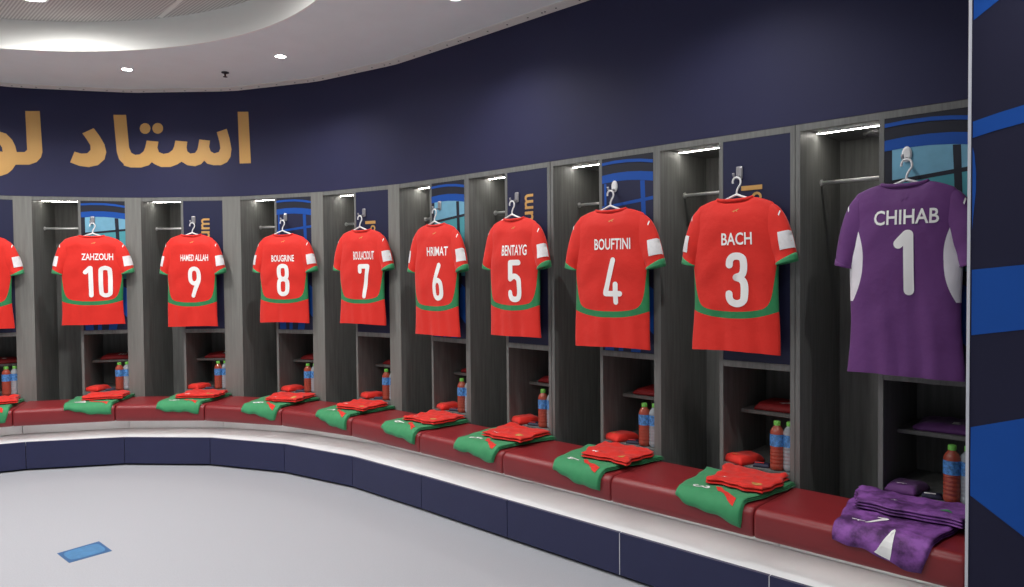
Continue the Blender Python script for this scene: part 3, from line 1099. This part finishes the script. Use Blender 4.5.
DIG = {
    1: ([[(.07, .79), (.20, .92), (.22, .92), (.22, .08)]], .36),
    3: ([smooth_path([(.08, .77), (.09, .85), (.14, .91), (.21, .925), (.28, .91), (.33, .85), (.335, .70), (.30, .59), (.20, .545)], 4), smooth_path([(.20, .545), (.29, .51), (.34, .42), (.345, .22), (.32, .12), (.22, .075), (.12, .11), (.08, .18), (.075, .25)], 4)], .42),
    4: ([[(.26, .925), (.07, .29), (.065, .24), (.40, .24)], [(.30, .43), (.30, .07)]], .44),
    5: ([[(.34, .92), (.10, .92), (.085, .55)], smooth_path([(.085, .55), (.16, .60), (.24, .60), (.32, .53), (.335, .40), (.335, .22), (.30, .11), (.21, .075), (.12, .11), (.08, .18), (.075, .23)], 4)], .42),
    6: (six, .42),
    7: ([[(.08, .78), (.08, .92), (.345, .92), (.33, .80), (.18, .08)]], .42),
    8: ([smooth_path([(.21, .925), (.12, .90), (.085, .82), (.085, .66), (.12, .57), (.21, .53), (.30, .57), (.335, .66), (.335, .82), (.30, .90), (.21, .925)], 4), smooth_path([(.21, .53), (.11, .49), (.08, .40), (.08, .20), (.12, .11), (.21, .075), (.30, .11), (.34, .20), (.34, .40), (.31, .49), (.21, .53)], 4)], .42),
    9: ([[(.42 - x, 1 - z) for x, z in p] for p in six], .42),
    0: ([smooth_path([(.21, .925), (.11, .89), (.08, .78), (.08, .22), (.11, .11), (.21, .075), (.31, .11), (.34, .22), (.34, .78), (.31, .89), (.21, .925)], 4)], .42),
}
def number_shape(num, height, stroke=.066):
    ds = [int(c_) for c_ in str(num)]
    pts, fcs = [], []
    x = 0
    for i, d in enumerate(ds):
        paths, w_ = DIG[d]
        p, f = stroke_shape(paths, stroke)
        b = len(pts)
        pts += [(q[0] + x, q[1]) for q in p]
        fcs += [tuple(i_ + b for i_ in q) for q in f]
        x += w_ + (0.06 if len(ds) > 1 else 0)
    xs = [p[0] for p in pts]
    mx = (min(xs) + max(xs)) / 2
    return [((p[0] - mx) * height, (p[1] - 0.5) * height) for p in pts], fcs

CAT = [(-.5, -.1), (-.3, .02), (-.1, .10), (.1, .22), (.28, .36), (.5, .42), (.46, .28), (.30, .18), (.22, .02), (.32, -.22), (.22, -.2), (.08, -.02), (-.08, -.06), (-.22, -.28), (-.32, -.26), (-.24, -.08), (-.40, -.14)]
def small_mark(w_, h_):
    l = [(x * w_, z * h_) for x, z in CAT]
    vs, tris = flat_poly([l])
    return list(vs), [tuple(t) for t in tris]

# u: (name, name width, name height, centre s, hem height, length, width factor, yaw, name z, number z)
SH = {
    11: (None, 0, 0, .458, .60, .725, 1.0, 0.02, .53, .33),
    10: ('ZAHZOUH', .228, .054, .450, .612, .715, 1.05, 0.03, .545, .345),
    9: ('HAMED ALLAH', .225, .052, .450, .586, .745, .96, -0.03, .535, .345),
    8: ('BOUGRINE', .205, .052, .468, .622, .695, 1.03, 0.03, .52, .345),
    7: ('BOULACSOUT', .198, .062, .478, .628, .695, 1.02, 0.02, .52, .325),
    6: ('HRIMAT', .195, .060, .478, .580, .745, 1.0, 0.02, .54, .345),
    5: ('BENTAYG', .200, .064, .480, .612, .710, .97, -0.02, .52, .335),
    4: ('BOUFTINI', .222, .060, .464, .588, .738, 1.09, 0.04, .535, .345),
    3: ('BACH', .150, .058, .450, .612, .718, 1.0, 0.0, .525, .335),
    1: ('CHIHAB', .235, .060, .450, .562, .772, .97, 0.0, .588, .42),
}
YS = -0.072
PXO = 0.028
PX_EXTRA = {9: .014, 8: -.010, 4: .0, 6: .022, 7: .024, 10: .018, 5: .008}
for i, u in enumerate(ALL):
    nm, nw, nh, sc_, hem, ln, wf, yaw, nz, dz_ = SH[u]
    pur = u == 1
    seed = i * 1.37 + 0.4
    t, n = tan_n(u)
    p = P(u, sc_, -YS)
    e = empty('football_shirt', (p.x, p.y, ZB + hem), -ANG[u] + yaw)
    kz = ln / 0.712
    e.scale = (wf, 1, kz)
    lab = {11: 'red and green shirt cut off by the left edge of the photo', 1: 'purple goalkeeper shirt with CHIHAB and number 1 on its back'}.get(u, 'red and green shirt with %s and number %d on its back' % (nm, u))
    tag(e, lab, 'shirt', 'shirts hanging in front of the lockers')
    obj('torso', body_bm(seed), M_KITPUR if pur else M_KITRED, e, True)
    for side in (-1, 1):
        s_ = obj('sleeve', sleeve_bm(side, 0, 0.93 if not pur else 0.97, 14, 0, seed), M_PURP if pur else M_RED, e, True)
        obj('cuff', sleeve_bm(side, 0.925 if not pur else 0.955, 1.0, 3, 0.0015, seed, 0.004), M_PURP if pur else M_GREEN, s_, True)
        if not pur:
            if side == 1 or u in (10, 9, 8, 6, 3):
                obj('sleeve_patch', sleeve_rect_bm(side, 0.258 if side == 1 else 0.252, 0.512, 0.066 if side == 1 else 0.05, 0.080, seed), M_PATCH, s_, True)
        obj('sleeve_mark', sleeve_patch_bm(side, 0.31, 0.345, math.pi * 0.12, math.pi * 0.24, seed, n=3), M_PRINT, s_, True)
    # collar: a rib round the neck opening
    bm = bmesh.new()
    ring = []
    for k in range(33):
        a = 2 * math.pi * k / 32
        x = 0.088 * math.cos(a)
        bk = math.sin(a) < 0
        s__ = x / 0.206
        z = top_z(s__, bk)
        y = (-0.016 if bk else 0.02) * abs(math.sin(a))
        ring.append((x, y, z + 0.002))
    tube(bm, ring, 0.0075, 8)
    obj('collar', bm, M_PURP if pur else M_RED, e, True)
    pts, fcs = small_mark(0.034, 0.022)
    obj('neck_mark', on_back(pts, fcs, (PXO if u != 1 else .012) * .7, 0.655, seed), M_PURP if pur else M_LOGO, e)
    if nm:
        pts, fcs = text_mesh(nm, nw / wf, nh / kz, 0.017)
        obj('name_lettering', on_back(pts, fcs, PXO + PX_EXTRA.get(u, 0) if u != 1 else .016, nz, seed), M_PRINT, e)
        pts, fcs = number_shape(u, 0.262 / kz, (.057 if u == 4 else .064) if u != 1 else .076)
        pts = [(x / wf * (1.06 if u not in (10, 1) else 1.0), z) for x, z in pts]
        obj('number', on_back(pts, fcs, PXO + PX_EXTRA.get(u, 0) if u != 1 else .010, dz_, seed), M_PRINT, e)

# hangers: white wire-and-plastic hangers inside each shirt
def make_hanger():
    bm = bmesh.new()
    hk = [(0.0, 0, 0.0), (0.002, 0, 0.018), (0.010, 0, 0.034), (0.019, 0, 0.048), (0.020, 0, 0.064), (0.012, 0, 0.077), (-0.002, 0, 0.081), (-0.014, 0, 0.075), (-0.019, 0, 0.062), (-0.018, 0, 0.054)]
    hk = smooth_path([(x, y, z) for x, y, z in hk], 4)
    tube(bm, hk, 0.0046, 8)
    for sd in (-1, 1):
        arm = smooth_path([(0, 0, 0.0), (sd * 0.03, 0, -0.012), (sd * 0.07, 0, -0.027), (sd * 0.12, 0, -0.050), (sd * 0.16, 0, -0.078)], 3)
        tube(bm, arm, 0.0058, 8)
    tube(bm, [(-0.16, 0, -0.078), (0, 0, -0.084), (0.16, 0, -0.078)], 0.004, 8)
    me = bpy.data.meshes.new('hanger')
    bm.to_mesh(me); bm.free()
    for p_ in me.polygons: p_.use_smooth = True
    me.materials.append(M_WHITE)
    return me
HM = make_hanger()
for u in ALL:
    p = P(u, 0.456, 0.066)
    o = bpy.data.objects.new('clothes_hanger', HM)
    COL.objects.link(o)
    o.location = (p.x, p.y, ZB + 1.442 - 0.090)
    o.rotation_euler = (0, 0, -ANG[u])
    tag(o, 'white plastic hanger holding ' + who(u), 'hanger', 'white hangers on the locker hooks')

# ------------------------------------------------------------------ folded kit on the bench
def bench_pt(u, s, a, lift):
    """a point lying on the cushion at distance a from its back edge, lifted off the surface"""
    o_, z, th = cushion_path(a)
    p = P(u, s, o_ + lift * math.sin(th))
    return Vector((p.x, p.y, ZB + 0.005 * (1 if th < 0.5 else 0) + z + lift * math.cos(th)))

def cloth_slab(u, quad_, lift, thk, seed, nx=30, ny=26, amp=0.003, layers=2, wob=0.005):
    """folded garment: top sheet with soft rounded edges over stacked layers"""
    bm = bmesh.new()
    c00, c01, c11, c10 = quad_          # back-left, front-left, front-right, back-right as (s, a)
    def pos(f, g):
        s = (c00[0] * (1 - f) + c10[0] * f) * (1 - g) + (c01[0] * (1 - f) + c11[0] * f) * g
        a = (c00[1] * (1 - f) + c10[1] * f) * (1 - g) + (c01[1] * (1 - f) + c11[1] * f) * g
        s += 0.006 * math.sin(g * 9 + seed) * (1 - abs(2 * f - 1)) * 0 + wob * (math.sin(g * 7 + seed * 2) + 0.7 * math.sin(g * 17 + seed + f * 5))
        a += wob * 1.1 * (math.sin(f * 8 + seed) + 0.6 * math.sin(f * 19 + seed * 3))
        return s, max(a, -0.08)
    def h(f, g):
        s, a = pos(f, g)
        w_ = amp * (noise.noise(Vector((s * 16, a * 14, seed))) + 0.6 * noise.noise(Vector((s * 36, a * 30, seed + 4))))
        w_ += amp * 0.9 * math.sin((s * 0.8 + a) * 60 + seed) * noise.noise(Vector((s * 5, a * 5, seed + 9)))
        return w_
    for L_ in range(layers):
        z0 = lift + thk * L_ / layers + 0.0008
        z1 = lift + thk * (L_ + 1) / layers
        ins = 0.006 * (layers - 1 - L_)
        top, bot = [], []
        for i in range(nx + 1):
            rt_, rb_ = [], []
            for j in range(ny + 1):
                f, g = i / nx, j / ny
                ff = -ins + f * (1 + 2 * ins) if L_ < layers - 1 else f
                gg = -ins + g * (1 + 2 * ins) if L_ < layers - 1 else g
                s, a = pos(ff, gg)
                ed = min(f, 1 - f, g, 1 - g)
                rr = math.sqrt(min(1, ed / 0.05)) if ed < 0.05 else 1
                mid_ = (z0 + z1) / 2
                dz = h(f, g) if L_ == layers - 1 else 0
                hi_ = mid_ + (z1 - mid_ + max(dz, -0.004)) * (0.25 + 0.75 * rr)
                lo_ = mid_ - (mid_ - z0) * (0.25 + 0.75 * rr)
                rt_.append(bm.verts.new(bench_pt(u, s, a, hi_)))
                rb_.append(bm.verts.new(bench_pt(u, s, a, lo_)))
            top.append(rt_); bot.append(rb_)
        for i in range(nx):
            for j in range(ny):
                bm.faces.new((top[i][j], top[i][j + 1], top[i + 1][j + 1], top[i + 1][j]))
                bm.faces.new((bot[i][j], bot[i + 1][j], bot[i + 1][j + 1], bot[i][j + 1]))
        for i in range(nx):
            bm.faces.new((top[i][0], top[i + 1][0], bot[i + 1][0], bot[i][0]))
            bm.faces.new((top[i][ny], bot[i][ny], bot[i + 1][ny], top[i + 1][ny]))
        for j in range(ny):
            bm.faces.new((top[0][j], bot[0][j], bot[0][j + 1], top[0][j + 1]))
            bm.faces.new((top[nx][j], top[nx][j + 1], bot[nx][j + 1], bot[nx][j]))
    bmesh.ops.recalc_face_normals(bm, faces=bm.faces[:])
    return bm, pos, h

def cloth_mark(u, pos, h, z, pts, fcs, f0, g0, sx, sy, rot, name, m, parent, lift=0.0016):
    """print on the folded cloth: pts in metres about the (f0,g0) point"""
    bm = bmesh.new()
    c_, s_ = math.cos(rot), math.sin(rot)
    bv = [bm.verts.new((x * c_ - y * s_, x * s_ + y * c_, 0)) for x, y in pts]
    for f in fcs:
        try: bm.faces.new([bv[i] for i in f])
        except ValueError: pass
    for k in range(-12, 13):
        for no in ((1, 0, 0), (0, 1, 0)):
            bmesh.ops.bisect_plane(bm, geom=bm.verts[:] + bm.edges[:] + bm.faces[:], plane_co=(k * 0.015 * no[0], k * 0.015 * no[1], 0), plane_no=no)
    for v in bm.verts:
        f, g = f0 + v.co.x / sx, g0 - v.co.y / sy
        s, a = pos(f, g)
        v.co = bench_pt(u, s, a, z + max(h(f, g), -0.004) + lift)
    bmesh.ops.recalc_face_normals(bm, faces=bm.faces[:])
    for f in bm.faces:
        if f.normal.z < 0: f.normal_flip()
    o_ = obj(name, bm, m, parent)
    return o_

def reorigin(o, u, s, off, z):
    """put the thing's origin where it stands; its meshes were written in world space"""
    p = P(u, s, off)
    loc = Vector((p.x, p.y, z))
    R = Matrix.Rotation(-ANG[u], 4, 'Z')
    M = Matrix.Translation(loc) @ R
    Mi = M.inverted()
    o.data.transform(Mi)
    for c in o.children:
        c.data.transform(Mi)
    o.matrix_world = M

def circ(r, n=16): return [(r * math.cos(2 * math.pi * k / n), r * math.sin(2 * math.pi * k / n)) for k in range(n)], [tuple(range(n))]
def rect(w_, h_): return [(-w_ / 2, -h_ / 2), (w_ / 2, -h_ / 2), (w_ / 2, h_ / 2), (-w_ / 2, h_ / 2)], [(0, 1, 2, 3)]
def poly(l):
    vs, tr = flat_poly([l]); return list(vs), [tuple(t) for t in tr]

for i, u in enumerate(ALL):
    seed = i * 2.13 + 1.1
    j = lambda k: 0.012 * math.sin(seed * 3.7 + k * 2.1)
    if u != 1:
        q = [(.290 + j(1), .045), (.338 + j(2), .442 + j(3) * .6), (.650 + j(4), .490 + j(5)), (.732 + j(6), .012)]
        bm, pos, h = cloth_slab(u, q, 0.001, 0.020, seed, layers=3)
        g = obj('folded_shorts', bm, M_GREEN, None, True)
        tag(g, 'folded green shorts on the bench below ' + who(u), 'shorts', 'green shorts folded on the bench')
        pts, fcs = number_shape(u if u not in (11,) else 11, 0.085)
        if u != 11:
            cloth_mark(u, pos, h, 0.021, pts, fcs, 0.30, 0.78, .36, .44, math.radians(-78), 'number', M_PRINT, g)
        st = [(-.075, .05), (-.05, .06), (-.01, .012), (.05, -.012), (.085, -.018), (.085, -.045), (.03, -.036), (-.035, -.004)]
        pts, fcs = poly([(x, y * .8) for x, y in st])
        cloth_mark(u, pos, h, 0.021, pts, fcs, 0.66, 0.78, .36, .44, 0.0, 'red_flash', M_RED, g)
        reorigin(g, u, .53, .24, ZB)
        q = [(.385 + j(7), .022), (.430 + j(8), .315 + j(1) * .5), (.716 + j(9), .312 + j(2) * .5), (.705 + j(3), .030)]
        bm, pos, h = cloth_slab(u, q, 0.024, 0.028, seed + 3, layers=2, amp=0.011, wob=0.008)
        r = obj('folded_shirt', bm, M_RED, None, True)
        tag(r, 'folded red top lying on the green shorts below ' + who(u), 'folded shirt', 'red tops folded on the bench')
        pts, fcs = circ(0.02)
        cloth_mark(u, pos, h, 0.052, pts, fcs, 0.80, 0.80, .29, .29, 0, 'crest', M_LOGO, r)
        pts, fcs = small_mark(0.04, 0.026)
        cloth_mark(u, pos, h, 0.052, pts, fcs, 0.24, 0.86, .29, .29, 0, 'chest_mark', M_PRINT, r)
        reorigin(r, u, .55, .17, ZB + 0.024)
    else:
        q = [(.255, .05), (.312, .452), (.615, .505), (.700, .02)]
        bm, pos, h = cloth_slab(u, q, 0.001, 0.022, seed, layers=3, amp=0.004)
        g = obj('folded_shorts', bm, M_CAMO, None, True)
        tag(g, 'folded mottled purple shorts with white number 1 on the bench', 'shorts')
        pts, fcs = number_shape(1, 0.13)
        cloth_mark(u, pos, h, 0.023, pts, fcs, 0.36, 0.68, .36, .5, -0.40, 'number', M_PRINT, g)
        pts, fcs = small_mark(0.055, 0.045)
        cloth_mark(u, pos, h, 0.023, pts, fcs, 0.20, 0.76, .36, .5, -0.5, 'leg_mark', M_PRINT, g)
        pts, fcs = poly([(-.035, -.03), (.03, -.04), (.026, .05), (.02, .055)])
        cloth_mark(u, pos, h, 0.023, pts, fcs, 0.58, 0.91, .36, .5, 0, 'white_flash', M_PRINT, g)
        reorigin(g, u, .53, .26, ZB)
        q = [(.262, .015), (.318, .235), (.690, .235), (.705, .015)]
        bm, pos, h = cloth_slab(u, q, 0.026, 0.034, seed + 3, layers=3, amp=0.010, wob=0.007)
        r = obj('folded_shirt', bm, M_CAMO, None, True)
        tag(r, 'folded mottled purple top lying on the purple shorts', 'folded shirt')
        pts, fcs = circ(0.018)
        cloth_mark(u, pos, h, 0.060, pts, fcs, 0.80, 0.72, .36, .23, 0, 'crest', M_GREEN, r)
        pts, fcs = small_mark(0.03, 0.022)
        cloth_mark(u, pos, h, 0.060, pts, fcs, 0.36, 0.62, .36, .23, 0, 'chest_mark', M_PRINT, r)
        reorigin(r, u, .5, .15, ZB + 0.026)

# ------------------------------------------------------------------ things in the cubbies
def pack_bm(w_, d_, h_, seed, amp=0.004, n=16, taper=0.0):
    bm = bmesh.new()
    g = []
    top, bot = [], []
    for i in range(n + 1):
        a, b = [], []
        for j_ in range(n + 1):
            f, k = i / n * 2 - 1, j_ / n * 2 - 1
            x, y = f * w_ / 2, k * d_ / 2
            ex = (1 - abs(f) ** 5) ** .4 * (1 - abs(k) ** 5) ** .4
            nz_ = amp * noise.noise(Vector((x * 22, y * 22, seed))) + amp * .6 * noise.noise(Vector((x * 50, y * 50, seed + 2)))
            z = h_ * (0.35 + 0.65 * ex) * (1 - taper * (k * 0.5 + 0.5)) + nz_
            a.append(bm.verts.new((x + amp * .8 * math.sin(y * 50 + seed), y, max(z, 0.004))))
            b.append(bm.verts.new((x * 0.99, y * 0.99, 0.0005)))
        top.append(a); bot.append(b)
    for i in range(n):
        for j_ in range(n):
            bm.faces.new((top[i][j_], top[i + 1][j_], top[i + 1][j_ + 1], top[i][j_ + 1]))
            bm.faces.new((bot[i][j_], bot[i][j_ + 1], bot[i + 1][j_ + 1], bot[i + 1][j_]))
    for i in range(n):
        bm.faces.new((top[i][0], bot[i][0], bot[i + 1][0], top[i + 1][0]))
        bm.faces.new((top[i][n], top[i + 1][n], bot[i + 1][n], bot[i][n]))
        bm.faces.new((top[0][i], top[0][i + 1], bot[0][i + 1], bot[0][i]))
        bm.faces.new((top[n][i], bot[n][i], bot[n][i + 1], top[n][i + 1]))
    bmesh.ops.recalc_face_normals(bm, faces=bm.faces[:])
    return bm

def make_bottle(red):
    e = empty('drink_bottle', (0, 0, 0))
    R = 0.0315
    body = [(0.0, 0.004), (0.020, 0.0), (0.029, 0.003), (R, 0.012)]
    for k in range(6):
        z = 0.020 + k * 0.017
        body += [(R, z), (R, z + 0.009), (R - 0.0022, z + 0.0125)]
    body += [(R, 0.124), (R, 0.176), (0.030, 0.186), (0.024, 0.198), (0.016, 0.207), (0.0125, 0.213), (0.0125, 0.222)]
    bm = bmesh.new(); lathe(bm, body, 22, cap=False)
    bm.faces.new([v for v in bm.verts[-22:]])
    obj('bottle_body', bm, M_PET if not red else mat('red_bottle_body', (178, 84, 66), 0.12, spec=0.7, trans=0.25), e, True)
    bm = bmesh.new(); lathe(bm, [(R + .0008, 0.116), (R + .0008, 0.172)], 22, cap=False)
    obj('label', bm, M_LABEL, e, True)
    bm = bmesh.new(); lathe(bm, [(0.0150, 0.212), (0.0155, 0.214), (0.0155, 0.229), (0.0135, 0.232)], 22)
    obj('cap', bm, M_CAP, e)
    if not red:
        bm = bmesh.new(); lathe(bm, [(0.026, 0.006), (R - .003, 0.016), (R - .003, 0.176), (0.022, 0.196)], 18)
        obj('water', bm, mat('still_water', (214, 226, 236), 0.05, trans=0.9), e, True)
    return e
B_RED, B_WAT = make_bottle(True), make_bottle(False)
ZF = ZB + 0.052
first = True
for i, u in enumerate(ALL):
    seed = i * 3.3
    for kind, s, off, proto_b in (('red', .606, -.028, B_RED), ('water', .660, -.045, B_WAT)):
        b = proto_b if i == 0 else copy_tree(proto_b)
        p = P(u, s + 0.004 * math.sin(seed), off - 0.006 * math.sin(seed * 2))
        b.location = (p.x, p.y, ZF)
        b.rotation_euler = (0, 0, seed)
        tag(b, ('bottle of red drink in the cubby below ' if kind == 'red' else 'clear water bottle in cubby below ') + who(u), 'bottle', 'drink bottles in the cubbies')
    cloth = M_RED if u != 1 else M_PURP
    cname = 'red' if u != 1 else 'purple'
    # small folded pack at the front of the cubby floor
    p = P(u, .425, -.075)
    o = obj('folded_socks', pack_bm(.12, .155, .042, seed), cloth, None, True)
    o.location = (p.x, p.y, ZF)
    o.rotation_euler = (0, 0, -ANG[u] - (0.35 if u != 1 else 0.12))
    tag(o, 'small folded %s pack on the cubby floor below %s' % (cname, who(u)), 'folded socks', 'folded packs on the cubby floors')
    pts, fcs = small_mark(0.042, 0.03)
    bm = bmesh.new()
    bv = [bm.verts.new((x, -0.078 - 0.0005, 0.022 + z * .7)) for x, z in pts]
    bv = [bm.verts.new((x, -0.058 + z * .8, 0.0445 + 0.001)) for x, z in pts]
    for f in fcs:
        bm.faces.new([bv[k] for k in f])
    for v in [v for v in bm.verts if not v.link_faces]: bm.verts.remove(v)
    obj('pack_mark', bm, M_LOGO if u != 1 else M_PRINT, o)
    # dark packet beside it
    p = P(u, .528, -.045)
    o = obj('armband_packet', pack_bm(.075, .06, .018, seed + 1, 0.003), M_DARKV, None, True)
    o.location = (p.x, p.y, ZF)
    o.rotation_euler = (0, 0, -ANG[u] + 0.3)
    tag(o, 'small dark packet between pack and bottles below ' + who(u), 'packet', 'dark packets on the cubby floors')
    bm = bmesh.new(); box(bm, -.03, .012, -.018, -.006, .0195, .0208); obj('packet_print', bm, M_RED if u != 1 else M_PRINT, o)
    # folded shirt on the inner shelf
    p = P(u, .535, -.31)
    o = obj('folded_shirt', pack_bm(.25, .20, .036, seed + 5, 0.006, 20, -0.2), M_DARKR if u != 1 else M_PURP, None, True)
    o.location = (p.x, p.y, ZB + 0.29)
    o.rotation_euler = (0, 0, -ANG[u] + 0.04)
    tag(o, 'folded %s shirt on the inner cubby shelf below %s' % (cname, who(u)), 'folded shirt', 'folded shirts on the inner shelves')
    if u in (11, 1):
        pts, fcs = rect(0.03, 0.05)
    elif u in (10, 9):
        pts, fcs = number_shape(u, 0.085)
    else:
        pts, fcs = small_mark(0.09, 0.09)
    bm = bmesh.new()
    bv = [bm.verts.new((x + 0.03, z - 0.045, 0.041 + (z - 0.045) * 0.02)) for x, z in pts]
    for f in fcs:
        try: bm.faces.new([bv[k] for k in f])
        except ValueError: pass
    obj('print', bm, M_PRINT, o)

# ------------------------------------------------------------------ blue tape on the floor
ft = empty('floor_tape', (-2.255, 3.768, 0))
tag(ft, 'blue rectangle of tape stuck on the pale grey floor', 'tape')
tp = [(-2.464, 3.868), (-2.337, 4.042), (-2.184, 3.898), (-2.319, 3.737)]
tp = [((x + 2.326) * 0.9696, (y - 3.886) * 0.9696) for x, y in tp]
bm = bmesh.new(); prism(bm, tp, 0.0, 0.0016); obj('tape_edge', bm, M_TAPED, ft)
bm = bmesh.new()
cxm = sum(p[0] for p in tp) / 4; cym = sum(p[1] for p in tp) / 4
ov = []
for k in range(24):
    a = 2 * math.pi * k / 24
    ex = 0.45
    f = 0.5 + 0.43 * math.copysign(abs(math.cos(a)) ** ex, math.cos(a)); g = 0.5 + 0.40 * math.copysign(abs(math.sin(a)) ** ex, math.sin(a))
    x = (tp[0][0] * (1 - f) + tp[1][0] * f) * (1 - g) + (tp[3][0] * (1 - f) + tp[2][0] * f) * g
    y = (tp[0][1] * (1 - f) + tp[1][1] * f) * (1 - g) + (tp[3][1] * (1 - f) + tp[2][1] * f) * g
    ov.append((x, y))
prism(bm, ov, 0.0016, 0.0024)
obj('tape_panel', bm, M_TAPE, ft)
